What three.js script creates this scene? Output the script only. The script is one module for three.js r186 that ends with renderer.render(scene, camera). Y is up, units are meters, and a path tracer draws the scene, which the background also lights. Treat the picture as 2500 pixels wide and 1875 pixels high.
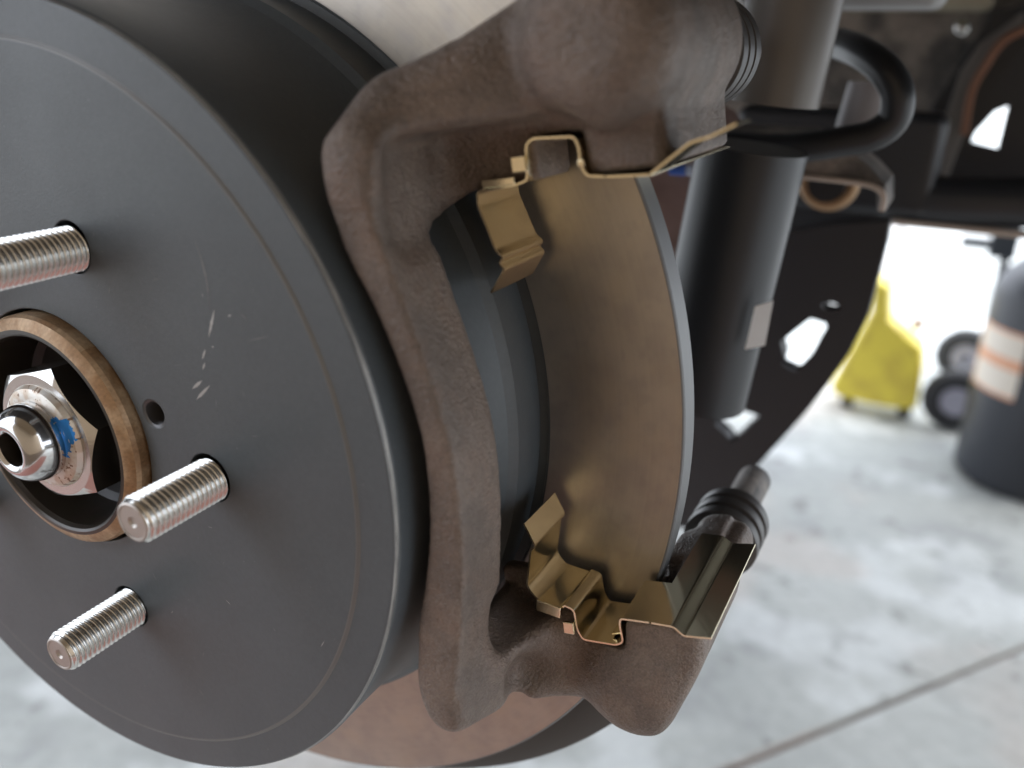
import * as THREE from 'three';
import { mergeGeometries, mergeVertices, toCreasedNormals } from 'three/addons/utils/BufferGeometryUtils.js';
import { RoundedBoxGeometry } from 'three/addons/geometries/RoundedBoxGeometry.js';

// ------------------------------------------------------------------ frame, camera, sky, sun, exposure
const TILT = THREE.MathUtils.degToRad(10.5);           // the wheel's own axes are turned by this about the axle
const HUB = new THREE.Vector3(0, 0.65, 0);             // wheel centre: x along the car, y up, z outboard
const scene = new THREE.Scene();
const camera = new THREE.PerspectiveCamera(48.79, 4 / 3, 0.01, 80);
{
  const turn = new THREE.Matrix4().makeRotationZ(TILT);
  const m = new THREE.Matrix4().makeBasis(new THREE.Vector3(0.8752, -0.1411, -0.4626), new THREE.Vector3(-0.0166, 0.9471, -0.3205), new THREE.Vector3(0.4834, 0.2882, 0.8266));
  camera.quaternion.setFromRotationMatrix(turn.clone().multiply(m));
  camera.position.set(0.227484, 0.063402, 0.135281).applyMatrix4(turn).add(HUB);
  camera.focus = 0.232; camera.userData.fStop = 7;
}
const renderer = new THREE.WebGLRenderer();
renderer.toneMapping = THREE.LinearToneMapping;
renderer.toneMappingExposure = 2.95;
renderer.shadowMap.enabled = true;

function rng(a) { return () => { a |= 0; a = a + 0x6D2B79F5 | 0; let t = Math.imul(a ^ a >>> 15, 1 | a); t = t + Math.imul(t ^ t >>> 7, 61 | t) ^ t; return ((t ^ t >>> 14) >>> 0) / 4294967296; }; }
{ // an even overcast sky
  const w = 128, h = 64, data = new Float32Array(w * h * 4);
  for (let j = 0; j < h; j++) for (let i = 0; i < w; i++) {
    const el = ((j + 0.5) / h - 0.5) * Math.PI, s = Math.max(0, Math.sin(el)), L = el > 0 ? 1.15 + 0.75 * s : 0.5, k = (j * w + i) * 4;
    data[k] = L * 0.93; data[k + 1] = L * 0.99; data[k + 2] = L * 1.1; data[k + 3] = 1;
  }
  const sky = new THREE.DataTexture(data, w, h, THREE.RGBAFormat, THREE.FloatType);
  sky.mapping = THREE.EquirectangularReflectionMapping; sky.magFilter = THREE.LinearFilter; sky.needsUpdate = true;
  scene.background = sky; scene.environment = sky;
}
const sun = new THREE.DirectionalLight(0xfff6ea, 0.8);
sun.position.set(2.6, 2.6, -0.6); sun.target.position.set(0, 0.6, -0.1);
sun.castShadow = true; sun.shadow.radius = 40;
Object.assign(sun.shadow.camera, { left: -3, right: 3, top: 3, bottom: -3, near: 0.1, far: 12 });
sun.shadow.mapSize.set(2048, 2048);
scene.add(sun, sun.target);

// ------------------------------------------------------------------ procedural textures
function noiseGrid(n, seed) { const r = rng(seed), a = new Float32Array(n * n); for (let i = 0; i < a.length; i++) a[i] = r(); return a; }
const NG = [1, 2, 3, 4, 5, 6].map((s) => noiseGrid(256, s * 77));
function vnoise(x, y, per, g = 0) { // tileable value noise, period per
  const xi = Math.floor(x), yi = Math.floor(y), fx = x - xi, fy = y - yi, G = NG[g % 6];
  const m = (v) => ((v % per) + per) % per, q = (a, b) => G[(m(b) & 255) * 256 + (m(a) & 255)];
  const u = fx * fx * (3 - 2 * fx), v = fy * fy * (3 - 2 * fy);
  return (q(xi, yi) * (1 - u) + q(xi + 1, yi) * u) * (1 - v) + (q(xi, yi + 1) * (1 - u) + q(xi + 1, yi + 1) * u) * v;
}
function fbm(x, y, base, oct, g = 0) { let s = 0, a = 0.5, t = 0, p = base; for (let o = 0; o < oct; o++) { s += a * vnoise(x * p, y * p, p, g + o); t += a; a *= 0.5; p *= 2; } return s / t; }
function tex(n, fn, srgb, size = 1) {
  const [w, h] = Array.isArray(n) ? n : [n, n], d = new Uint8Array(w * h * 4);
  for (let j = 0; j < h; j++) for (let i = 0; i < w; i++) {
    const c = fn((i + 0.5) / w, (j + 0.5) / h), k = (j * w + i) * 4, put = (v) => Math.max(0, Math.min(255, Math.round(v * 255)));
    if (typeof c === 'number') d[k] = d[k + 1] = d[k + 2] = put(c); else { d[k] = put(c[0]); d[k + 1] = put(c[1]); d[k + 2] = put(c[2]); }
    d[k + 3] = 255;
  }
  const t = new THREE.DataTexture(d, w, h); t.wrapS = t.wrapT = THREE.RepeatWrapping; t.magFilter = THREE.LinearFilter; t.minFilter = THREE.LinearMipmapLinearFilter; t.generateMipmaps = true;
  if (srgb) t.colorSpace = THREE.SRGBColorSpace;
  t.repeat.set(1 / size, 1 / size); t.needsUpdate = true; return t;
}
const toS = (v) => v <= 0.0031308 ? 12.92 * v : 1.055 * Math.pow(v, 1 / 2.4) - 0.055;
const lin = (r, g, b) => [toS(r), toS(g), toS(b)];
const mixc = (a, b, t) => a.map((v, i) => v + (b[i] - v) * t);
const sm = (a, b, x) => { const t = Math.min(1, Math.max(0, (x - a) / (b - a))); return t * t * (3 - 2 * t); };
const std = (o) => new THREE.MeshStandardMaterial(o);
const L = (r, g, b) => new THREE.Color().setRGB(r, g, b);

// ------------------------------------------------------------------ materials
const castMap = tex(1024, (u, v) => {
  const big = fbm(u, v, 4, 4), fine = fbm(u, v, 128, 2, 4);
  let c = mixc([0.074, 0.061, 0.053], [0.1, 0.081, 0.069], sm(0.3, 0.7, big));
  c = mixc(c, [0.1, 0.07, 0.055], 0.35 * sm(0.52, 0.78, fbm(u, v, 7, 5, 3)));
  c = mixc(c, [0.055, 0.044, 0.038], 0.35 * sm(0.55, 0.75, fbm(u, v, 30, 4, 2)));
  const k = 0.72 + 0.56 * fine; c = c.map((x, n) => [1.6, 1.52, 1.45][n] * x * k);
  if (fine > 0.84) c = mixc(c, [0.2, 0.18, 0.165], 0.6);
  return lin(...c);
}, true, 0.045);
const castBump = tex(768, (u, v) => 0.55 * fbm(u, v, 60, 3, 1) + 0.3 * fbm(u, v, 16, 2, 3) + 0.25 * vnoise(u * 180, v * 180, 180, 2), false, 0.045);
const castRough = tex(256, (u, v) => 0.4 + 0.26 * fbm(u, v, 20, 3, 2), false, 0.06);
const M = {
  cast: std({ map: castMap, bumpMap: castBump, bumpScale: 0.0006, roughnessMap: castRough, roughness: 1, metalness: 0.15 }),
};
const speck = tex(512, (u, v) => { const f = fbm(u, v, 90, 2, 1), b = fbm(u, v, 5, 4, 2); return lin(...[0.064, 0.075, 0.083].map((c) => c * (0.86 + 0.16 * b + 0.14 * f) + (vnoise(u * 200, v * 200, 200, 4) > 0.994 ? 0.12 : 0))); }, true, 0.09);
const coatRough = tex(256, (u, v) => 0.36 + 0.2 * fbm(u, v, 4, 5, 3), false, 0.13);
const speckBump = tex(512, (u, v) => fbm(u, v, 120, 2, 3), false, 0.05);
M.coat = std({ map: speck, bumpMap: speckBump, bumpScale: 0.00003, roughnessMap: coatRough, roughness: 1, metalness: 0.0 });
M.threads = std({ color: L(0.09, 0.09, 0.095), roughness: 0.35, metalness: 0.4 });
M.rim = std({ color: L(0.13, 0.133, 0.135), roughness: 0.45, metalness: 0.3 });
// ------------------------------------------------------------------ helpers
const S = 0.001;
let seen = {};
function numbered(n) { const k = seen[n] = (seen[n] ?? -1) + 1; return k ? `${n}_${String(k).padStart(3, '0')}` : n; }
function tag(o, label, category, group, kind) { Object.assign(o.userData, { label, category }); if (group) o.userData.group = group; if (kind) o.userData.kind = kind; return o; }
function shadows(m) { m.castShadow = m.receiveShadow = true; return m; }
function wheelGroup(name, label, category, group) { // a thing on the wheel's axes, geometry given in millimetres from the wheel centre
  const g = new THREE.Group(); g.name = numbered(name); g.position.copy(HUB); g.rotation.z = TILT; scene.add(g); return tag(g, label, category, group);
}
function worldGroup(name, label, category, pos = [0, 0, 0], group) { const g = new THREE.Group(); g.name = numbered(name); g.position.set(...pos); scene.add(g); return tag(g, label, category, group); }
function part(name, geo, mat, parent) { if (mat === M.grime) geo = boxUV(geo); const m = shadows(new THREE.Mesh(geo, mat)); m.name = name; parent.add(m); return m; }
function lathe(pts, seg = 192, crease = 0.45) { // pts [r, z], turned about z
  const g = new THREE.LatheGeometry(pts.map(([r, z]) => new THREE.Vector2(r, z)), seg); g.rotateX(Math.PI / 2); return toCreasedNormals(g, crease);
}
function boxUV(g) { // texture coordinates in metres, by the way each face points
  const q = g.index ? g.toNonIndexed() : g, p = q.attributes.position, n = q.attributes.normal, uv = new Float32Array(p.count * 2);
  for (let i = 0; i < p.count; i += 3) {
    const ax = [0, 1, 2].map((k) => Math.abs(n.getComponent(i, k) + n.getComponent(i + 1, k) + n.getComponent(i + 2, k)));
    const k = ax.indexOf(Math.max(...ax)), a = k === 0 ? 2 : 0, b = k === 1 ? 2 : 1;
    for (let j = i; j < i + 3; j++) { uv[j * 2] = p.getComponent(j, a) + 0.013 * k; uv[j * 2 + 1] = p.getComponent(j, b) + 0.017 * k; }
  }
  q.setAttribute('uv', new THREE.BufferAttribute(uv, 2)); return q;
}
function rounded(pts, r, n = 5) { // soften the corners of an open line
  const out = [pts[0]];
  for (let i = 1; i < pts.length - 1; i++) {
    const [a, b, c] = [pts[i - 1], pts[i], pts[i + 1]], la = Math.hypot(a[0] - b[0], a[1] - b[1]), lc = Math.hypot(c[0] - b[0], c[1] - b[1]);
    const t = Math.min(r, la * 0.45, lc * 0.45), p = [b[0] + (a[0] - b[0]) * t / la, b[1] + (a[1] - b[1]) * t / la], q = [b[0] + (c[0] - b[0]) * t / lc, b[1] + (c[1] - b[1]) * t / lc];
    for (let k = 0; k <= n; k++) { const s = k / n; out.push([0, 1].map((d) => (1 - s) ** 2 * p[d] + 2 * s * (1 - s) * b[d] + s * s * q[d])); }
  }
  out.push(pts[pts.length - 1]); return out;
}
function sheet(line, thick, z0, z1, r = 1) { // a bent strip of sheet metal: a line in x, y with thickness, running from z0 to z1 (numbers, or functions of x and y)
  const l = rounded(line, r), nrm = l.map((p, i) => { const a = l[Math.max(0, i - 1)], b = l[Math.min(l.length - 1, i + 1)], d = Math.hypot(b[0] - a[0], b[1] - a[1]) || 1; return [-(b[1] - a[1]) / d, (b[0] - a[0]) / d]; });
  const pos = [], idx = [], f = (z, i, t) => (typeof z === 'function' ? z(t) : z), len = [0];
  for (let i = 1; i < l.length; i++) len.push(len[i - 1] + Math.hypot(l[i][0] - l[i - 1][0], l[i][1] - l[i - 1][1]));
  const tot = len[len.length - 1];
  l.forEach((p, i) => { for (const [s, z] of [[0.5, z0], [0.5, z1], [-0.5, z1], [-0.5, z0]]) pos.push(p[0] + nrm[i][0] * thick * s, p[1] + nrm[i][1] * thick * s, f(z, i, len[i] / tot)); });
  const quad = (a, b, c, d) => idx.push(a, b, c, a, c, d);
  for (let i = 0; i < l.length - 1; i++) for (let k = 0; k < 4; k++) quad(i * 4 + k, i * 4 + (k + 1) % 4, i * 4 + 4 + (k + 1) % 4, i * 4 + 4 + k);
  quad(3, 2, 1, 0); const e = (l.length - 1) * 4; quad(e, e + 1, e + 2, e + 3);
  const g = new THREE.BufferGeometry(); g.setAttribute('position', new THREE.Float32BufferAttribute(pos, 3)); g.setIndex(idx); return toCreasedNormals(g.toNonIndexed(), 0.5);
}
function prism(pts, z0, z1, bevel = 0, holes = []) { // an outline in x, y with depth
  const sh = new THREE.Shape(pts.map(([x, y]) => new THREE.Vector2(x, y)));
  for (const h of holes) sh.holes.push(h.getPoints ? h : new THREE.Path(h.map(([x, y]) => new THREE.Vector2(x, y))));
  const g = new THREE.ExtrudeGeometry(sh, { depth: z1 - z0 - 2 * bevel, bevelEnabled: bevel > 0, bevelSize: bevel, bevelThickness: bevel, bevelOffset: -bevel, bevelSegments: 2, curveSegments: 48 });
  g.translate(0, 0, z0 + bevel); return g;
}
function bar(pts, r, seg = 80, rad = 20) { return new THREE.TubeGeometry(new THREE.CatmullRomCurve3(pts.map((p) => new THREE.Vector3(...p))), seg, r, rad); }
function circle(x, y, r) { const p = new THREE.Path(); p.absarc(x, y, r, 0, Math.PI * 2, true); return p; }

// a solid given by a distance field, meshed by surface nets
function solid(field, lo, hi, cell) {
  const n = [0, 1, 2].map((k) => Math.ceil((hi[k] - lo[k]) / cell) + 1), [nx, ny, nz] = n, F = new Float32Array(nx * ny * nz), id = new Int32Array(nx * ny * nz).fill(-1), pos = [], idx = [];
  const at = (i, j, k) => (k * ny + j) * nx + i;
  for (let k = 0; k < nz; k++) for (let j = 0; j < ny; j++) for (let i = 0; i < nx; i++) F[at(i, j, k)] = field(lo[0] + i * cell, lo[1] + j * cell, lo[2] + k * cell);
  for (let k = 0; k < nz - 1; k++) for (let j = 0; j < ny - 1; j++) for (let i = 0; i < nx - 1; i++) {
    let sx = 0, sy = 0, sz = 0, c = 0;
    const v = []; let neg = 0;
    for (let m = 0; m < 8; m++) { const f = F[at(i + (m & 1), j + (m >> 1 & 1), k + (m >> 2))]; v.push(f); if (f < 0) neg++; }
    if (neg === 0 || neg === 8) continue;
    for (let a = 0; a < 8; a++) for (const b of [1, 2, 4]) {
      if (a & b) continue; const o = a | b; if ((v[a] < 0) === (v[o] < 0)) continue;
      const t = v[a] / (v[a] - v[o]); sx += (a & 1) + (b === 1 ? t : 0); sy += (a >> 1 & 1) + (b === 2 ? t : 0); sz += (a >> 2) + (b === 4 ? t : 0); c++;
    }
    id[at(i, j, k)] = pos.length / 3; pos.push(lo[0] + (i + sx / c) * cell, lo[1] + (j + sy / c) * cell, lo[2] + (k + sz / c) * cell);
  }
  const st = [1, nx, nx * ny];
  for (let k = 1; k < nz - 1; k++) for (let j = 1; j < ny - 1; j++) for (let i = 1; i < nx - 1; i++) {
    const p = at(i, j, k);
    for (let a = 0; a < 3; a++) {
      const f0 = F[p], f1 = F[p + st[a]]; if ((f0 < 0) === (f1 < 0)) continue;
      const u = st[(a + 1) % 3], w = st[(a + 2) % 3], q = [id[p - u - w], id[p - w], id[p], id[p - u]];
      if (q.some((x) => x < 0)) continue;
      if (f0 < 0) idx.push(q[0], q[1], q[2], q[0], q[2], q[3]); else idx.push(q[0], q[2], q[1], q[0], q[3], q[2]);
    }
  }
  const g = new THREE.BufferGeometry(); g.setAttribute('position', new THREE.Float32BufferAttribute(pos, 3)); g.setIndex(idx); g.computeVertexNormals(); return g;
}
const smin = (a, b, k) => { const h = Math.max(k - Math.abs(a - b), 0) / k; return Math.min(a, b) - h * h * k * 0.25; };
const smax = (a, b, k) => -smin(-a, -b, k);
const ebox = (qx, qy, qz, r) => Math.hypot(Math.max(qx + r, 0), Math.max(qy + r, 0), Math.max(qz + r, 0)) + Math.min(Math.max(qx, qy, qz) + r, 0) - r;
const fbox = (x, y, z, b, r) => ebox(Math.abs(x - (b[0] + b[1]) / 2) - (b[1] - b[0]) / 2, Math.abs(y - (b[2] + b[3]) / 2) - (b[3] - b[2]) / 2, Math.abs(z - (b[4] + b[5]) / 2) - (b[5] - b[4]) / 2, r);
const fcyl = (x, y, z, cx, cy, R, z0, z1, r) => { const q = Math.hypot(x - cx, y - cy) - R, w = Math.abs(z - (z0 + z1) / 2) - (z1 - z0) / 2; return Math.hypot(Math.max(q + r, 0), Math.max(w + r, 0)) + Math.min(Math.max(q, w) + r, 0) - r; };
function fsweep(x, y, z, P, r) { // a bar of rounded rectangular section along points [x, y, z centre, half width, half depth]
  let best = 1e9;
  for (let i = 0; i < P.length - 1; i++) {
    const a = P[i], b = P[i + 1], dx = b[0] - a[0], dy = b[1] - a[1], t = Math.min(1, Math.max(0, ((x - a[0]) * dx + (y - a[1]) * dy) / (dx * dx + dy * dy)));
    const q = Math.hypot(x - a[0] - t * dx, y - a[1] - t * dy) - (a[3] + t * (b[3] - a[3])), w = Math.abs(z - a[2] - t * (b[2] - a[2])) - (a[4] + t * (b[4] - a[4]));
    const d = Math.hypot(Math.max(q + r, 0), Math.max(w + r, 0)) + Math.min(Math.max(q, w) + r, 0) - r; if (d < best) best = d;
  }
  return best;
}
function n3(x, y, z) { return (vnoise(x, y, 256, 0) + vnoise(y + 31.7, z + 11.3, 256, 1) + vnoise(z + 71.1, x + 5.9, 256, 2)) / 3 - 0.5; }

// ------------------------------------------------------------------ the floor and the car above
const floorMap = tex(1024, (u, v) => {
  const b = fbm(u, v, 6, 5), m = fbm(u, v, 18, 4, 2), f = fbm(u, v, 140, 2, 3);
  let c = mixc([0.33, 0.343, 0.327], [0.44, 0.453, 0.43], sm(0.3, 0.7, b));
  c = mixc(c, [0.25, 0.255, 0.255], 0.5 * sm(0.58, 0.78, m)); c = mixc(c, [0.16, 0.155, 0.145], 0.6 * sm(0.71, 0.77, fbm(u, v, 44, 3, 1))); c = mixc(c, [0.62, 0.64, 0.63], 0.6 * sm(0.58, 0.76, fbm(u, v, 14, 4, 4)));
  c = mixc(c, [0.5, 0.42, 0.37], 0.35 * sm(0.6, 0.72, fbm(u, v, 5, 4, 5)));
  return lin(...c.map((x) => x * (0.9 + 0.2 * f)));
}, true, 1.6);
const floorBump = tex(512, (u, v) => fbm(u, v, 40, 4, 1), false, 0.8);
M.floor = std({ map: floorMap, bumpMap: floorBump, bumpScale: 0.002, roughness: 0.75 });
{ // two concrete slabs with an open joint between them
  const a = new THREE.Vector2(0.106, 0.628), dir = new THREE.Vector2(0.307, 0.412).normalize(), nr = new THREE.Vector2(-dir.y, dir.x), R = 30, gap = 0.004;
  for (const s of [-1, 1]) {
    const p = [[-R, gap], [R, gap], [R, R], [-R, R]].map(([t, w]) => [a.x + dir.x * t + nr.x * w * s, a.y + dir.y * t + nr.y * w * s]);
    const g = prism(s > 0 ? p : p.reverse(), -0.1, 0, 0.003); g.rotateX(-Math.PI / 2);
    const m = part(s > 0 ? 'floor' : 'floor_001', g, M.floor, scene); m.userData.kind = 'structure';
  }
  const b = part('ground', new THREE.PlaneGeometry(60, 60).rotateX(-Math.PI / 2).translate(0, -0.007, 0), std({ color: L(0.27, 0.2, 0.17), roughness: 1 }), scene); b.userData.kind = 'structure';
}
M.under = std({ color: L(0.05, 0.048, 0.046), roughness: 0.7 });
M.black = std({ color: L(0.016, 0.017, 0.02), roughness: 0.42, metalness: 0.1 });
const grime = tex(256, (u, v) => { const b = fbm(u, v, 5, 4), f = fbm(u, v, 40, 3, 2); return lin(...mixc([0.08, 0.073, 0.068], [0.22, 0.19, 0.165], sm(0.3, 0.7, b)).map((x) => x * (0.7 + 0.6 * f))); }, true, 0.08);
M.grime = std({ map: grime, roughness: 0.65, metalness: 0.2 });
M.wall = std({ color: L(0.28, 0.205, 0.13), roughness: 0.85 });
{
  const car = worldGroup('car_body', 'dark underside of the raised car above the suspension parts', 'car', [0, 0.78, -0.9]);
  part('floor_pan', new RoundedBoxGeometry(4.2, 0.12, 1.5, 3, 0.03).translate(-0.4, 0.12, -0.05), M.under, car);
  const arch = []; for (let i = 0; i <= 40; i++) { const t = Math.PI * (0.07 + 0.89 * i / 40); arch.push([0.39 * Math.cos(t), 0.39 * Math.sin(t)]); }
  part('wheel_arch_liner', sheet(arch, 0.006, 0.6, 1.03, 0).translate(0, -0.13, 0), M.under, car);
  const mat = part('added_floor_mat', new RoundedBoxGeometry(3.2, 0.012, 0.45, 2, 0.005).translate(-0.4, 0.007, 0.52), std({ color: L(0.24, 0.105, 0.085), roughness: 0.8 }), scene); tag(mat, 'unseen reddish floor mat added to tint the disc reflections', 'floor mat');  // unseen mat added for the pink mirrored in the ring
  const addedGround = part('ground_001', new THREE.PlaneGeometry(14, 1.1).rotateX(-Math.PI / 2).translate(0, 0.006, 1.37), std({ color: L(0.085, 0.058, 0.037), roughness: 0.9 }), scene); addedGround.userData.kind = 'structure';  // unseen brown sheet added for the brown mirrored in the ring
  const roof = worldGroup('added_roof', 'unseen flat roof added above the wheel to cut off the sky', 'roof', [0, 2.6, 0.75]);  // unseen roof added to shut out the overhead sky
  part('roof_panel', new THREE.BoxGeometry(3.5, 0.1, 2.6).translate(0.45, 0, 0), M.wall, roof);
  const wall = worldGroup('added_wall', 'unseen tan wall added across from the wheel for reflections and shade', 'wall', [0, 0, 2.0]);  // unseen wall added for ring reflections and to cut outboard light
  part('wall_panel', new THREE.BoxGeometry(5.6, 3.6, 0.15).translate(1.5, 1.8, 0), M.wall, wall);
}

// ------------------------------------------------------------------ brake disc
{
  const rotor = wheelGroup('brake_disc', 'new dark grey coated brake disc with wide hat and bare machined ring', 'brake disc');
  const sa = THREE.MathUtils.degToRad(-11.24), spots = [0, 1, 2, 3, 4].map((k) => [57.15 * Math.cos(sa + k * Math.PI * 0.4), 57.15 * Math.sin(sa + k * Math.PI * 0.4)]);
  const ta = THREE.MathUtils.degToRad(8.55), th = [[41.6 * Math.cos(ta), 41.6 * Math.sin(ta)], [-41.6 * Math.cos(ta), -41.6 * Math.sin(ta)]];
  const face = new THREE.Shape(); face.absarc(0, 0, 103, 0, Math.PI * 2);
  face.holes.push(circle(0, 0, 35.2), ...spots.map(([x, y]) => circle(x - 0.25, y + 0.35, 6.75)), ...th.map(([x, y]) => circle(x, y, 3.9)));
  const plate = new THREE.ExtrudeGeometry(face, { depth: 6.4, bevelEnabled: true, bevelSize: 0.35, bevelThickness: 0.3, bevelOffset: -0.35, bevelSegments: 2, curveSegments: 128 }); plate.translate(0, 0, -6.7);
  const side = lathe([[103.9, -0.55], [112.9, -0.6], [113.3, -0.75]], 256, 0.35);
  const wall = lathe([[113.85, -1.7], [114.1, -2.2], [114.15, -12], [114.4, -22], [115, -30], [116, -37], [117.4, -42], [119, -45.6], [120.4, -47.2], [121, -47.8], [121, -61], [123.6, -61], [124, -60.2], [124.6, -60.03]], 256, 0.3);
  plate.scale(S, S, S); side.scale(S, S, S); wall.scale(S, S, S);
  const hat = part('hat', mergeGeometries([plate, side].map((g) => boxUV(g))), M.coat, rotor);
  part('hat_wall', boxUV(wall), M.coat, hat);
  const chip = tex([1024, 32], (u, v) => { const w = fbm(u, v, 40, 4, 1), k = sm(0.53, 0.62, w + 0.12 * (fbm(u, 0.5, 12, 3, 3) - 0.5)); return lin(...mixc([0.12, 0.125, 0.128], [0.55, 0.55, 0.52], k)); }, true);
  part('lit_step_edge', lathe([[102.6, -0.03], [103.1, -0.06], [103.9, -0.55]], 256, 0.2).scale(S, S, S), std({ color: L(0.125, 0.128, 0.126), roughness: 0.42, metalness: 0.2 }), hat);  // paler than the coating: light caught on this edge is put into its colour
  part('edge_chamfer', lathe([[113.3, -0.75], [113.85, -1.7]], 256).scale(S, S, S), std({ map: chip, roughness: 0.45, metalness: 0.35 }), hat);
  for (const [x, y] of th) {
    const p = []; for (let z = -0.2; z > -6.5; z -= 0.6) p.push([3.95, z], [3.3, z - 0.3]);
    part('threaded_hole', lathe(p, 40, 0.2).translate(x, y, 0).scale(S, S, S), M.threads, hat);
  }
  const bare = std({ color: L(0.36, 0.36, 0.35), metalness: 0.4, roughness: 0.5 }), faint = std({ color: L(0.14, 0.145, 0.15), roughness: 0.6 }), rs = rng(5);
  const scratch = (pts, w, mat) => { // a scraped line in the coating, thin at both ends, ragged at the sides
    const l = rounded(pts, 8, 10), pos = [], idx = [];
    l.forEach((p, i) => { const a = l[Math.max(0, i - 1)], b = l[Math.min(l.length - 1, i + 1)], d = Math.hypot(b[0] - a[0], b[1] - a[1]), k = w * 0.5 * Math.sin(Math.PI * (0.06 + 0.88 * i / (l.length - 1))) * (0.5 + rs()); for (const q of [-1, 1]) pos.push((p[0] - q * k * (b[1] - a[1]) / d) * S, (p[1] + q * k * (b[0] - a[0]) / d) * S, 0.00005); if (i) idx.push(2 * i - 2, 2 * i - 1, 2 * i, 2 * i, 2 * i - 1, 2 * i + 1); });
    const g = new THREE.BufferGeometry(); g.setAttribute('position', new THREE.Float32BufferAttribute(pos, 3)); g.setIndex(idx); g.computeVertexNormals(); part('scratch', g, mat, hat);
  };
  const dense = (a, b, n = 10) => Array.from({ length: n }, (_, i) => [a[0] + (b[0] - a[0]) * i / (n - 1) + (rs() - 0.5) * 0.12, a[1] + (b[1] - a[1]) * i / (n - 1)]);
  scratch([[71.9, 49], [72.6, 44], [72.4, 38.5], [71, 33]], 0.55, faint);
  scratch(dense([72.6, 33], [68.5, 26.5]), 0.7, bare); scratch(dense([66.3, 23.5], [64.4, 21]), 0.6, bare); scratch(dense([65, 20.2], [63.6, 18.4]), 0.5, bare);
  scratch(dense([62.4, 15.6], [58.2, 13.4]), 0.75, bare); scratch(dense([64.6, 14.4], [58.6, 10.6]), 0.75, bare); scratch(dense([76.4, 31.4], [77.6, 31.6], 5), 0.4, bare);
  scratch(dense([81, 25.4], [88, 26.6]), 0.25, faint); scratch(dense([68.6, 24.2], [69.4, 24], 4), 0.4, bare);
  for (let k = 0; k < 26; k++) { const a = -1.5 + 3 * rs(), r = 48 + 52 * rs(), t = rs() * 6.3, q = 0.6 + 2.6 * rs(), x = r * Math.cos(a), y = r * Math.sin(a); scratch(dense([x, y], [x + q * Math.cos(t), y + q * Math.sin(t)], 5), 0.1 + 0.16 * rs(), rs() > 0.75 ? bare : faint); }
  const smear = tex([2048, 192], (u, v) => { const a = fbm(u * 8, v * 0.6, 16, 4, 1), b = fbm(u * 8, v, 30, 3, 3), w = vnoise(u * 6, v * 240, 512, 2); let c = mixc([0.39, 0.36, 0.325], [0.45, 0.415, 0.365], sm(0.2, 0.8, a)); c = mixc(c, [0.33, 0.31, 0.29], 0.3 * sm(0.5, 0.8, b)); c = mixc(c, [0.46, 0.4, 0.31], 0.3 * sm(0.5, 0.8, fbm(u * 8, v, 11, 4, 5))); return lin(...c.map((x) => x * (0.97 + 0.06 * w))); }, true);
  const iron = new THREE.MeshPhysicalMaterial({ map: smear, metalness: 1, roughness: 0.42, anisotropy: 0.15 });
  part('friction_ring', lathe([[124.6, -60.03], [125, -60], [161.9, -60]], 256).scale(S, S, S), iron, rotor);
  part('outer_rim', lathe([[161.9, -60], [162.3, -60.2], [162.6, -60.7], [162.6, -68.5], [162, -69], [127, -69]], 256).scale(S, S, S), M.rim, rotor);
}

// ------------------------------------------------------------------ hub
M.zinc = std({ color: L(0.62, 0.62, 0.6), metalness: 1, roughness: 0.22 });
M.zincEnd = std({ color: L(0.42, 0.39, 0.36), metalness: 1, roughness: 0.5 });
const rustMap = tex(256, (u, v) => { const b = fbm(u, v, 6, 4), f = fbm(u, v, 50, 3, 2); return lin(...mixc([0.27, 0.16, 0.08], [0.4, 0.28, 0.17], sm(0.3, 0.7, b)).map((x) => x * (0.75 + 0.5 * f))); }, true, 0.03);
M.tan = std({ map: rustMap, roughness: 0.5, metalness: 0.4 });
M.chrome = std({ color: L(0.5, 0.5, 0.5), metalness: 1, roughness: 0.14 });
M.darkBrown = std({ color: L(0.03, 0.024, 0.018), roughness: 0.3, metalness: 0.3 });  // dark brown for the bore, flange and centre hole
M.steel = std({ color: L(0.55, 0.54, 0.52), metalness: 1, roughness: 0.25 });
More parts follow.
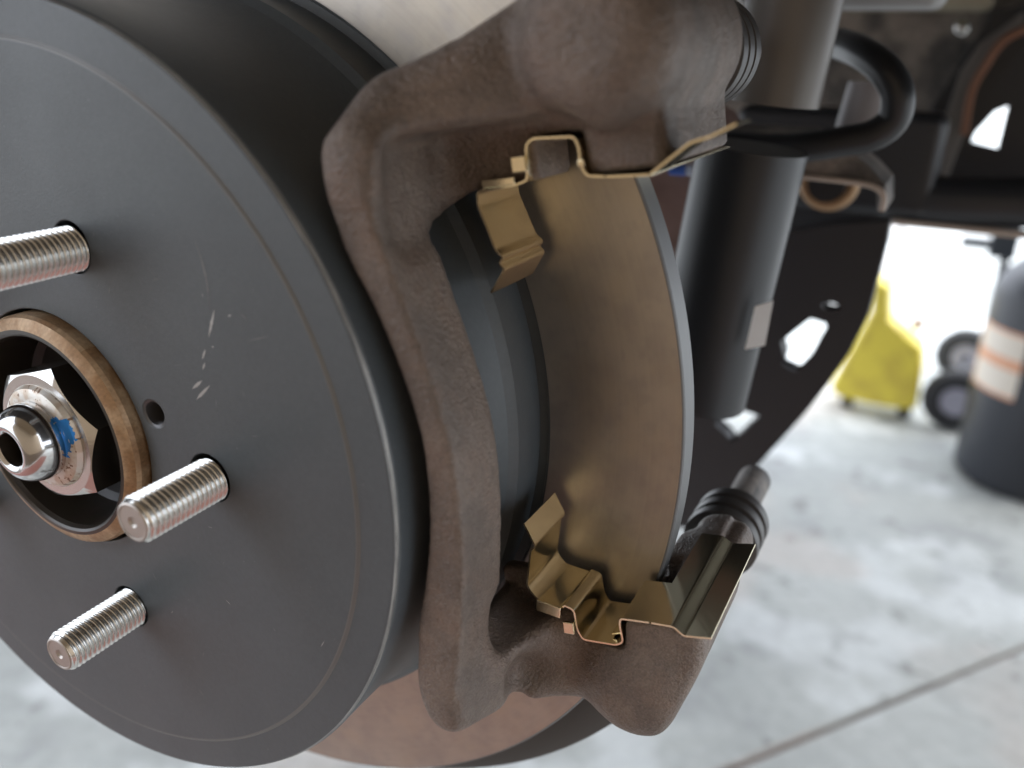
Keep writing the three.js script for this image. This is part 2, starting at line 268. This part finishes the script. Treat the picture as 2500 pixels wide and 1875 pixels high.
{
  const hub = wheelGroup('wheel_hub', 'wheel hub with threaded studs and rust tinted pilot ring in the disc centre', 'wheel hub');
  part('pilot_ring', boxUV(lathe([[34.2, -20], [34.2, 2.2], [33.6, 3.4], [31.6, 4.6], [30.6, 4.9]], 128, 0.4).scale(S, S, S)), M.tan, hub);
  part('hub_bore', lathe([[30.6, 4.9], [29.6, 5], [28.9, 4.5], [28.3, 3.2], [28, -12]], 128, 0.4).scale(S, S, S), M.darkBrown, hub);
  part('hub_flange', lathe([[34, -8], [70, -8], [70, -18], [34, -18]], 96).scale(S, S, S), M.darkBrown, hub);
  part('hub_well', lathe([[28, -11], [26, -12.5], [14, -13]], 96).scale(S, S, S), M.black, hub);
  // stud: a real helical thread
  const pitch = 1.5, len = 24.5, seg = 40, rows = Math.ceil(len / pitch * 10), pos = [], uv = [], idx = [];
  for (let j = 0; j <= rows; j++) for (let i = 0; i <= seg; i++) {
    const z = j / rows * len, a = i / seg * Math.PI * 2; let ph = z / pitch - i / seg; ph -= Math.floor(ph);
    const tooth = Math.min(1, Math.max(0, (Math.abs(ph - 0.5) * 2 - 0.12) * 1.35)), end = Math.max(0, 1.6 - (len - z)) * 0.62, r = Math.min(6 - 0.85 * tooth, 6 - end);
    pos.push(r * Math.cos(a), r * Math.sin(a), z); uv.push(i / seg, z / 10);
    if (i < seg && j < rows) { const p = j * (seg + 1) + i; idx.push(p, p + 1, p + seg + 2, p, p + seg + 2, p + seg + 1); }
  }
  const tg = new THREE.BufferGeometry(); tg.setAttribute('position', new THREE.Float32BufferAttribute(pos, 3)); tg.setAttribute('uv', new THREE.Float32BufferAttribute(uv, 2)); tg.setIndex(idx); tg.computeVertexNormals(); tg.scale(S, S, S);
  const endG = lathe([[5.05, 24.45], [4.6, 24.75], [4.3, 24.7], [4.2, 24.5], [1.5, 24.5], [1.2, 24.3], [0.9, 24.0], [0, 23.9]], 40, 0.4).scale(S, S, S);
  const stud = new THREE.Mesh(tg, M.zinc); shadows(stud); stud.name = 'wheel_stud';
  const e = part('stud_end', endG, M.zincEnd, stud);
  for (let k = 0; k < 5; k++) {
    const s = k ? stud.clone() : stud, a = THREE.MathUtils.degToRad(-11.24) + k * Math.PI * 0.4;
    s.position.set(57.15 * S * Math.cos(a), 57.15 * S * Math.sin(a), -0.5 * S); s.rotation.z = k * 1.3; hub.add(s);
  }
  // nut and shaft
  const hp = [], hi = [], hs = 96, R6 = (a) => 18.2 / Math.cos((((a - THREE.MathUtils.degToRad(5.6)) % (Math.PI / 3)) + Math.PI / 3) % (Math.PI / 3) - Math.PI / 6);
  for (let i = 0; i <= hs; i++) { // hexagon with its corners turned off to a cone
    const a = THREE.MathUtils.degToRad(5.6) + i / hs * Math.PI * 2, r = R6(a);
    for (const [q, z] of [[10, 5], [17.9, 5], [r, 5 - (r - 17.9) * 0.62], [r, -11]]) hp.push(q * Math.cos(a), q * Math.sin(a), z);
    if (i < hs) for (let k = 0; k < 3; k++) { const p = i * 4 + k; hi.push(p, p + 1, p + 5, p, p + 5, p + 4); }
  }
  const nutG = new THREE.BufferGeometry(); nutG.setAttribute('position', new THREE.Float32BufferAttribute(hp, 3)); nutG.setIndex(hi);
  const nut = part('axle_nut', toCreasedNormals(nutG.toNonIndexed().scale(S, S, S), 0.25), M.steel, hub);
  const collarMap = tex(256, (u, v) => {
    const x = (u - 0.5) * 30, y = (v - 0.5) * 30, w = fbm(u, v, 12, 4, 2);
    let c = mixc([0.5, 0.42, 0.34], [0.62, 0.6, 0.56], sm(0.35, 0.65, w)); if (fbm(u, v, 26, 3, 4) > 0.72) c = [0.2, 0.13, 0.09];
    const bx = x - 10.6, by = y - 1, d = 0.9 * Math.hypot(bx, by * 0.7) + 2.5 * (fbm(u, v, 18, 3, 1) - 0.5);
    if (d < 3.3) c = vnoise(u * 60, v * 14, 256, 3) > 0.88 ? [0.5, 0.45, 0.5] : [0.03, 0.2, 0.58];  // blue patch puts a sky reflection into the collar colour
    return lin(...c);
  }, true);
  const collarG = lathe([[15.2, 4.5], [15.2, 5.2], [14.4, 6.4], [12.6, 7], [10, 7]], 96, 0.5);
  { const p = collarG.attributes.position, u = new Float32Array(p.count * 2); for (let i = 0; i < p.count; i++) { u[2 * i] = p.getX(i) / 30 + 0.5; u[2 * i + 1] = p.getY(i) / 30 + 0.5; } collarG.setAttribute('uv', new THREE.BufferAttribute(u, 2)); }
  part('nut_collar', collarG.scale(S, S, S), std({ map: collarMap, metalness: 0.75, roughness: 0.4 }), nut).userData.label = 'steel nut collar with a blue sky reflection painted into its colour';
  part('axle_shaft', lathe([[10.4, 6], [11, 7.4], [11.2, 9], [11, 10.6], [10.5, 12.2], [9.7, 13.8], [8.5, 15.1], [7, 15.9], [5.8, 15.9], [4.9, 15.2]], 96, 0.7).scale(S, S, S), M.chrome, hub);
  part('centre_hole', lathe([[4.9, 15.2], [4.6, 8], [0, 6]], 48, 0.4).scale(S, S, S), M.darkBrown, hub);
}

// ------------------------------------------------------------------ caliper bracket
{
  const br = wheelGroup('caliper_bracket', 'brown cast iron brake caliper bracket bridging the disc', 'caliper bracket');
  const smooth = (P) => { const at = (k) => P[Math.max(0, Math.min(P.length - 1, k))], out = []; for (let i = 0; i < P.length - 1; i++) for (let s = 0; s < 3; s++) { const t = s / 3, [a, b, c, e] = [at(i - 1), at(i), at(i + 1), at(i + 2)]; out.push(b.map((_, k) => 0.5 * (2 * b[k] + (c[k] - a[k]) * t + (2 * a[k] - 5 * b[k] + 4 * c[k] - e[k]) * t * t + (3 * b[k] - a[k] - 3 * c[k] + e[k]) * t ** 3))); } out.push(at(P.length)); return out; };
  const BAR = smooth([[114, 61, -23, 4.8, 16], [112.9, 53.5, -21, 5, 15], [113.4, 44, -17, 5, 11], [117.2, 32, -16, 4.1, 10], [120.3, 19, -16, 3.7, 10], [122.7, 5, -16, 3.7, 10], [123, -7, -16, 4, 10], [121.4, -22, -16, 4.5, 10], [118, -37, -16, 5.3, 10], [113.6, -52, -16.5, 6.2, 10.5], [110.8, -64, -18, 5.4, 12], [110.6, -74, -19, 4.4, 13]]);
  const UP = [[114.8, 63.2, 5.2], [121.5, 69.4, 9.4], [134, 70.6, 12.2], [150, 73.5, 17]];
  const LOW = [[111.2, -69.5, 7.5], [119, -73.5, 12], [131, -76.5, 16.5], [147, -78, 16]];
  const farm = (x, y, z, P, zf, zb) => { // a thick arm: outline along points [x, y, half width], front and back at given depths
    let m = 1e9;
    for (let i = 0; i < P.length - 1; i++) { const a = P[i], b = P[i + 1], dx = b[0] - a[0], dy = b[1] - a[1], t = Math.min(1, Math.max(0, ((x - a[0]) * dx + (y - a[1]) * dy) / (dx * dx + dy * dy))); m = Math.min(m, Math.hypot(x - a[0] - t * dx, y - a[1] - t * dy) - a[2] - t * (b[2] - a[2])); }
    return smax(smax(m, zf, 10), zb - z, 4);
  };
  const field = (x, y, z) => {
    let d = fsweep(x, y, z, BAR, 1.6);
    let u = farm(x, y, z, UP, smax((z + 8 + 0.62 * (x - 113)) / 1.18, z + 8, 6), -100);
    u = smin(u, fcyl(x, y, z, 160.5, 77, 17, -90, -22, 11), 3.5);
    u = smin(u, fbox(x, y, z, [117, 171, 48, 74, -88, -36.2], 3), 3);
    u = smax(u, 51.2 - y, 1.5);
    let l = farm(x, y, z, LOW, smax(smin((z + 8 + 2.3 * (x - 114)) / 2.5, z + 39.3, 8), z + 7, 4), -92);
    l = smin(l, fcyl(x, y, z, 149, -83, 13.5, -96, -34, 8), 7);
    l = smin(l, fbox(x, y, z, [140, 168, -84, -56, -84, -40], 4), 6);
    l = smin(l, fcyl(x, y, z, 158, -69, 9, -104, -84, 4), 5);
    l = smax(l, y + 61.3, 1.5); l = smax(l, -fbox(x, y, z, [160.5, 180, -63.4, -50, -140, 0], 0.5), 1);
    l = smax(l, 0.894 * x - 0.447 * y - 182.4, 3);
    d = smin(d, u, 14); d = smin(d, l, 7);
    d = smax(d, 4.5 - Math.hypot(x - 121.5, (y + 77) * 1.1, z + 30), 9);
    d = smax(d, -fbox(x, y, z, [117.5, 156.5, 40, 64.5, -36.4, -10], 5), 4);
    d = smax(d, -fcyl(x, y, z, 118.4, -58, 7.5, -49, -24, 2), 5);
    d = Math.min(d, fbox(x, y, z, [106, 119.6, -80, -57.5, -57, -50], 2));
    d = smax(d, -fbox(x, y, z, [141.4, 152.9, 40, 60.8, -140, 10], 0.8), 0.8);                   // pad slots
    d = smax(d, -fbox(x, y, z, [134.3, 148.2, -69.3, -50, -140, 10], 0.8), 0.8);
    const rr = Math.hypot(x, y); d = smax(d, -(Math.max(rr - 166, Math.abs(z + 64.5) - 9)), 2);  // room for the disc
    d = smax(d, -(Math.max(rr - 116.2, Math.abs(z + 30) - 40)), 1);
    return d + 0.16 * n3(x * 0.12, y * 0.12, z * 0.12) + 0.14 * n3(x * 0.6, y * 0.6, z * 0.6);
  };
  const g = solid(field, [94, -104, -134], [190, 104, 0], 1.05); g.scale(S, S, S);
  part('casting', boxUV(g), M.cast, br);
  M.rubber = std({ color: L(0.03, 0.028, 0.027), roughness: 0.5 });
  M.boot = std({ color: L(0.035, 0.031, 0.029), roughness: 0.42 });
  const boot = (x, y, z0, r, name) => {
    const p = [[r * 0.7, z0 + 2]]; for (let k = 0; k < 3; k++) p.push([r, z0 - k * 7], [r * 1.02, z0 - k * 7 - 3.6], [r * 0.84, z0 - k * 7 - 5], [r * 0.84, z0 - k * 7 - 6.4]); p.push([r * 0.6, z0 - 22], [0, z0 - 22]);
    part('pin_boot', boxUV(lathe(p, 64, 0.6).translate(x, y, 0).scale(S, S, S)), M.boot, br);
    part('guide_pin', lathe([[r * 0.5, z0 - 20], [r * 0.5, z0 - 52], [r * 0.42, z0 - 54], [0, z0 - 54]], 40, 0.5).translate(x, y, 0).scale(S, S, S), M.grime, br);
  };
  boot(161, 75, -92, 14); boot(151.5, -80, -116, 12.5);
}

// ------------------------------------------------------------------ pad clips
M.clip = std({ color: L(0.82, 0.73, 0.52), metalness: 1, roughness: 0.16 });
{
  const up = wheelGroup('pad_clip', 'bright stainless pad clip seated in the upper slot of the bracket', 'pad clip', );
  const t = 0.5, add = (n, g, o) => part(n, g.scale(S, S, S), M.clip, o);
  add('clip_body', mergeGeometries([
    sheet([[127, 50.2], [136, 50.9], [139.4, 51.6], [139.8, 55], [140.2, 59.2], [142, 60.3], [151.8, 59.5], [152.6, 57], [152.4, 54], [153.5, 51.2], [158, 50.6]], t, -35, -56, 1.2),
    sheet([[157.6, 50.6], [167.8, 50]], t, -35, -100, 0), sheet([[167.5, 50], [176.5, 55.4], [180.2, 55.9], [185.8, 57.8]], t, -35, -47, 1)]), up);
  add('spring_leg', sheet([[128.5, 51], [126.2, 50], [125.9, 47.4], [128.8, 36.8], [130.5, 35], [129.3, 33.6], [130.4, 32.2], [125.9, 26.8]], t, -35, (s) => -55 - 2 * s, 0.6), up);
  for (const [x, y, w, h] of [[132.4, 51.9, 8.4, 1.9], [138.1, 55.3, 3.6, 3.5], [152.9, 54, 1.6, 1.6]]) add('retaining_tab', new RoundedBoxGeometry(w, h, 0.9, 2, 0.3).translate(x, y, -34.6), up);
  const lo = wheelGroup('pad_clip', 'bright stainless pad clip seated in the lower slot of the bracket', 'pad clip');
  add('clip_body', mergeGeometries([
    sheet([[122.4, -56.2], [124, -58.3], [131.2, -59.8], [132.1, -59], [134.7, -60], [134.8, -65.7], [136.1, -68.7], [145.7, -68.6], [147.7, -67.3], [147.3, -62.3], [147.7, -60.3], [156, -60.1]], t, -38, -57, 1.2),
    sheet([[155.5, -60.1], [161.8, -60.2], [164.3, -62.4], [171.2, -61.8]], t, -38, -86, 0.8)]), lo);
  add('spring_leg', sheet([[123.4, -35.8], [125.9, -42.2], [124.3, -43.4], [121.5, -54.3], [122.4, -56.2]], t, (s) => -38, -57, 1), lo);
  for (const [x, y, w, h, a] of [[127.5, -60.3, 7.2, 3.4, -0.2], [132.8, -65.2, 3.2, 3.6, 0]]) add('retaining_tab', new RoundedBoxGeometry(w, h, 0.9, 2, 0.3).rotateZ(a).translate(x, y, -37.4), lo);
  add('locking_tongue', sheet([[147.4, -66.4], [143.4, -67.6]], 0.4, -41, -46, 0), lo);
}

// ------------------------------------------------------------------ shield and suspension
{
  const sh = wheelGroup('dust_shield', 'dark dust shield showing below the brake disc', 'dust shield');
  const sg = new THREE.LatheGeometry([[100, -78], [168, -78], [175, -79], [179.5, -81], [180, -83], [174, -82], [100, -80.5]].map(([r, z]) => new THREE.Vector2(r, z)), 96, -1.2, 2.05).rotateX(Math.PI / 2);
  part('shield_plate', boxUV(toCreasedNormals(sg, 0.5).scale(S, S, S)), M.under, sh);
  const rustyMap = tex(256, (u, v) => lin(...mixc([0.16, 0.09, 0.07], [0.32, 0.2, 0.17], fbm(u, v, 6, 4))), true, 0.08);
  const kn = worldGroup('steering_knuckle', 'rusty pink brown knuckle between the disc and the black damper', 'knuckle', [0.088, 0.675, -0.27]);
  part('knuckle_arm', boxUV(new RoundedBoxGeometry(0.06, 0.11, 0.04, 4, 0.012)), std({ map: rustyMap, roughness: 0.8 }), kn);
  const seg = (a, b, r0, r1) => { const A = new THREE.Vector3(...a), B = new THREE.Vector3(...b), c = new THREE.CylinderGeometry(r1, r0, A.distanceTo(B), 48, 1); c.applyQuaternion(new THREE.Quaternion().setFromUnitVectors(new THREE.Vector3(0, 1, 0), B.clone().sub(A).normalize())); const m = A.add(B).multiplyScalar(0.5); return c.translate(m.x, m.y, m.z); };
  const dp = worldGroup('damper', 'black shock absorber tube leaning behind the disc with a white sticker', 'shock absorber', [0.118, 0.5, -0.2]);
  part('damper_tube', seg([0.0118, 0.115, 0], [0.0225, 0.22, 0], 0.0205, 0.0205), M.black, dp);
  part('upper_sleeve', seg([0.028, 0.236, 0], [0.038, 0.36, 0], 0.0165, 0.017), std({ color: L(0.12, 0.108, 0.096), roughness: 0.42, metalness: 0.2 }), dp);
  const st = part('sticker', prism([[0.0321, 0.1635], [0.0384, 0.1664], [0.0376, 0.1486], [0.0304, 0.146]], 0.0205, 0.0212, 0).rotateY(0.12), std({ color: L(0.86, 0.88, 0.9), roughness: 0.5 }), dp);
  st.position.set(0.0, 0, 0.0);
  const wc = worldGroup('added_connector', 'small blue and white connector added in place of a blurred light spot', 'connector', [0.099, 0.7035, -0.245]);  // added block standing in for a blurred blue and white light spot
  part('housing', new RoundedBoxGeometry(0.008, 0.005, 0.006, 2, 0.0015), std({ color: L(0.06, 0.14, 0.5), roughness: 0.4 }), wc); part('cap', new RoundedBoxGeometry(0.005, 0.005, 0.006, 2, 0.0015).translate(0.0066, 0.0003, 0), std({ color: L(0.55, 0.6, 0.75), roughness: 0.4 }), wc);
  const rc = worldGroup('added_clip', 'small dark red clip added in place of a red blur', 'clip', [0.1342, 0.7643, -0.165]);  // added block standing in for a red blur
  part('clip_block', new RoundedBoxGeometry(0.008, 0.005, 0.006, 2, 0.0015), std({ color: L(0.25, 0.02, 0.05), roughness: 0.4 }), rc);
  const lb = worldGroup('anti_roll_bar', 'thick dark bent bar looping round beside the damper', 'anti roll bar', [0.17, 0.735, -0.24]);
  part('bent_bar', bar([[-0.0134, 0.0222, -0.03], [-0.001, 0.0185, -0.01], [0.009, 0.0125, 0], [0.0148, 0.0045, 0.002], [0.0148, -0.005, 0], [0.009, -0.011, 0], [-0.0025, -0.0145, 0], [-0.0238, -0.0187, 0], [-0.056, -0.0194, 0]], 0.0062), M.black, lb);
  const pl = worldGroup('spring_seat_plate', 'flat stamped plate with a bright folded end below the bent bar', 'stamped plate', [0.15, 0.705, -0.26]);
  part('plate', prism([[-0.05, 0.016], [-0.0, 0.017], [0.018, 0.012], [0.0285, 0.0045], [0.0354, -0.0018], [0.0372, -0.0121], [0.0341, -0.0131], [0.0318, -0.0035], [0, -0.002], [-0.05, 0.002]], -0.03, 0.006, 0.001), M.grime, pl);
  part('rubber_stop', new THREE.CylinderGeometry(0.009, 0.012, 0.022, 30).translate(0.019, 0.026, -0.03), std({ color: L(0.3, 0.28, 0.28), roughness: 0.45 }), pl);
  part('folded_edge', bar([[-0.04, 0.0015, 0.007], [0, -0.001, 0.007], [0.0312, -0.003, 0.007], [0.0352, -0.006, 0.007], [0.0358, -0.0125, 0.007]], 0.0013), std({ color: L(0.4, 0.33, 0.28), roughness: 0.5 }), pl);
  const ta = worldGroup('trailing_arm', 'black stamped suspension arm pierced by holes right of the damper', 'suspension arm', [0.15, 0.55, -0.38]);
  const tr = (p) => p.map(([x, y]) => [x - 0.15, y - 0.55]);
  const hole = new THREE.Path(); hole.absellipse(0.0093, 0.0648, 0.0062, 0.0033, 0, Math.PI * 2, true);
  part('arm_plate', prism(tr([[0.1828, 0.6685], [0.1831, 0.6545], [0.1803, 0.6131], [0.1741, 0.5894], [0.1651, 0.5673], [0.1546, 0.545], [0.1223, 0.4871], [0.098, 0.444], [0.05, 0.436], [0.0567, 0.5239], [0.072, 0.5424], [0.08, 0.5753], [0.092, 0.6066], [0.105, 0.648], [0.1513, 0.6632]]), -0.012, 0.002, 0.001,
    [hole, tr([[0.1329, 0.5884], [0.1485, 0.6069], [0.1583, 0.6054], [0.1597, 0.6025], [0.1525, 0.58], [0.146, 0.57], [0.1355, 0.5735], [0.1361, 0.5802]]), tr([[0.0978, 0.5252], [0.1069, 0.5332], [0.1104, 0.5405], [0.1288, 0.5381], [0.1125, 0.5135], [0.1074, 0.519]])]), M.black, ta);
  const wp = worldGroup('inner_wheel_well', 'grey brown inner wheel well panel behind the looping bent bar', 'wheel well', [0.16, 0.76, -0.62]);
  part('panel', new RoundedBoxGeometry(0.31, 0.16, 0.03, 3, 0.01).translate(-0.113, 0.012, 0), M.grime, wp);
  part('upper_panel', new RoundedBoxGeometry(0.12, 0.11, 0.03, 3, 0.01).translate(0.07, 0.04, -0.002), M.grime, wp);
  part('ledge', new RoundedBoxGeometry(0.3, 0.014, 0.05, 3, 0.005).translate(-0.1, 0.03, 0.03), std({ color: L(0.26, 0.235, 0.17), roughness: 0.6 }), wp);
  part('bolt', new THREE.SphereGeometry(0.006, 20, 14).translate(0.033, 0.012, 0.03), M.steel, wp);
  const tp = worldGroup('inner_fender_plate', 'pale grey plate edge along the top of the picture', 'body plate', [0.15, 0.79, -0.3]);
  part('plate', new RoundedBoxGeometry(0.085, 0.036, 0.05, 3, 0.006), std({ color: L(0.3, 0.3, 0.3), roughness: 0.5 }), tp);
  const sf = worldGroup('subframe', 'dark subframe plate with an opening at the upper right', 'subframe', [0.23, 0.72, -0.57]);
  part('subframe_plate', prism([[-0.055, -0.06], [-0.045, 0.0], [-0.02, 0.06], [0.09, 0.1], [0.12, 0.1], [0.12, -0.06]], -0.006, 0.002, 0.001, [[[0.0033, 0.0033], [0.0028, -0.0281], [-0.0167, -0.0244], [-0.0151, -0.0164], [-0.0058, -0.0015]]]), M.black, sf);
  part('side_rail', new RoundedBoxGeometry(0.13, 0.065, 0.03, 3, 0.008).translate(-0.095, -0.032, 0.09), M.black, sf);
  part('side_rail', new RoundedBoxGeometry(0.085, 0.08, 0.03, 3, 0.008).translate(-0.1, -0.075, 0.055), M.black, sf);
  const bu = worldGroup('arm_bushing', 'tan ring bushing below the stamped plate beside the damper', 'bushing', [0.1535, 0.6925, -0.33]);
  part('outer_ring', new THREE.TorusGeometry(0.0115, 0.0035, 16, 40), M.tan, bu);
  part('core', new THREE.CylinderGeometry(0.009, 0.009, 0.02, 30).rotateX(Math.PI / 2), M.black, bu);
  const cm = worldGroup('crossmember', 'black curved crossmember tube under the car at the right edge', 'crossmember', [0.2, 0.665, -0.48]);
  part('tube', bar([[-0.062, 0.004, -0.02], [-0.03, 0.0, -0.005], [0, -0.002, 0], [0.05, 0.001, 0], [0.12, 0.004, 0]], 0.0155).translate(0, 0.004, 0), M.black, cm);
  part('pinch_flange', new RoundedBoxGeometry(0.14, 0.004, 0.012, 2, 0.001).translate(0.045, -0.0135, 0.004), std({ color: L(0.4, 0.34, 0.29), roughness: 0.5 }), cm);
  const cp = worldGroup('stamped_bracket', 'curved grey stamped bracket rising above the crossmember', 'stamped bracket', [0.21, 0.72, -0.56]);
  part('bracket_plate', prism([[0.0189, 0.0615], [-0.0028, 0.0418], [-0.0114, 0.0235], [-0.0138, 0.0038], [-0.0169, -0.0189], [-0.0191, -0.0541], [-0.0061, -0.0529], [-0.0011, -0.0179], [-0.0021, 0.013], [0.0035, 0.0261], [0.0104, 0.041], [0.0215, 0.0494]], -0.012, 0, 0.001), std({ color: L(0.12, 0.112, 0.105), roughness: 0.55 }), cp);
  part('rusty_lip', bar([[0.024, 0.052, 0.004], [0.0104, 0.043, 0.004], [0.0035, 0.0281, 0.004], [-0.0015, 0.013, 0.004], [-0.0011, -0.0179, 0.004]], 0.0028), std({ color: L(0.17, 0.075, 0.04), roughness: 0.7 }), cp);
}

// ------------------------------------------------------------------ things on the floor behind
{
  const yel = tex(256, (u, v) => lin(...mixc([0.75, 0.62, 0.07], [0.6, 0.46, 0.06], sm(0.4, 0.75, fbm(u, v, 6, 4)))), true, 0.2);
  M.slate = std({ color: L(0.035, 0.042, 0.05), roughness: 0.5 });
  const js = worldGroup('jack_stand', 'yellow tapered stand on the concrete floor beyond the car', 'jack stand', [0.13, 0, -1.78]);
  const o = (p) => p.map(([x, y]) => [x - 0.13, y]);
  part('stand_body', prism(o([[0.0911, 0.308], [0.123, 0.294], [0.1356, 0.2226], [0.1657, 0.2015], [0.2104, 0.172], [0.2199, 0.1208], [0.2237, 0.032], [0.1749, 0.025], [0.1232, 0.025], [0.055, 0.03], [0.0411, 0.05], [0.0766, 0.171], [0.0968, 0.235]]), -0.09, 0.0, 0.01), std({ map: yel, roughness: 0.5 }), js);
  for (const x of [-0.05, 0.07]) part('foot', new THREE.CylinderGeometry(0.014, 0.014, 0.03, 20).translate(x, 0.015, -0.04), M.black, js);
  part('knob', new THREE.SphereGeometry(0.013, 20, 14).translate(0.062, 0.214, -0.04), std({ color: L(0.35, 0.17, 0.03), roughness: 0.5 }), js);
  const tyre = std({ color: L(0.02, 0.02, 0.022), roughness: 0.7 }), disc = std({ color: L(0.35, 0.34, 0.4), roughness: 0.5 });
  const tc = worldGroup('hand_truck', 'black wheeled hand truck standing between yellow stand and dark cylinder', 'hand truck', [0.295, 0, -1.79]);
  for (const [x, z] of [[0, 0], [0.012, -0.33]]) { const w = part('wheel', new THREE.TorusGeometry(0.047, 0.022, 20, 40).translate(x, 0.069, z), tyre, tc); part('rim', new THREE.CylinderGeometry(0.032, 0.032, 0.03, 30).rotateX(Math.PI / 2).translate(x, 0.069, z), disc, w); }
  part('axle', bar([[0, 0.069, 0], [0.012, 0.069, -0.33]], 0.008, 4, 10), M.black, tc);
  part('upright', bar([[0.03, 0.069, -0.05], [0.03, 0.46, -0.05]], 0.01, 4, 12), M.black, tc);
  part('handle_block', new RoundedBoxGeometry(0.05, 0.085, 0.04, 3, 0.006).translate(0.02, 0.42, -0.02), M.slate, tc);
  part('handle', new RoundedBoxGeometry(0.055, 0.02, 0.03, 3, 0.005).translate(-0.03, 0.402, -0.02), M.slate, tc);
  const po = worldGroup('thin_post', 'thin dark post standing behind the yellow stand', 'post', [0.094, 0, -2.5]);
  part('pole', new THREE.CylinderGeometry(0.005, 0.005, 1, 16).translate(0, 0.5, 0), M.slate, po); part('base', new THREE.CylinderGeometry(0.06, 0.07, 0.02, 24).translate(0, 0.01, 0), M.slate, po);
  const gc = worldGroup('gas_cylinder', 'dark blue gas cylinder with orange and white label at the right edge', 'gas cylinder', [0.435, 0, -1.62]);
  part('cylinder_body', lathe([[0, 0.0], [0.118, 0.0], [0.13, 0.012], [0.13, 0.36], [0.12, 0.39], [0.09, 0.42], [0.04, 0.44]], 64, 0.5).rotateX(-Math.PI / 2), std({ color: L(0.012, 0.014, 0.02), roughness: 0.4 }), gc);
  const lab = tex(128, (u, v) => lin(...((v > 0.44 && v < 0.6) || v < 0.05 || v > 0.95 || u < 0.06 ? [0.62, 0.3, 0.17] : [0.62, 0.56, 0.48])), true);
  part('label', new THREE.CylinderGeometry(0.1312, 0.1312, 0.12, 32, 1, true, Math.PI * 1.55, 0.9).translate(0, 0.245, 0), std({ map: lab, roughness: 0.5, side: THREE.DoubleSide }), gc);
}
renderer.render(scene, camera);
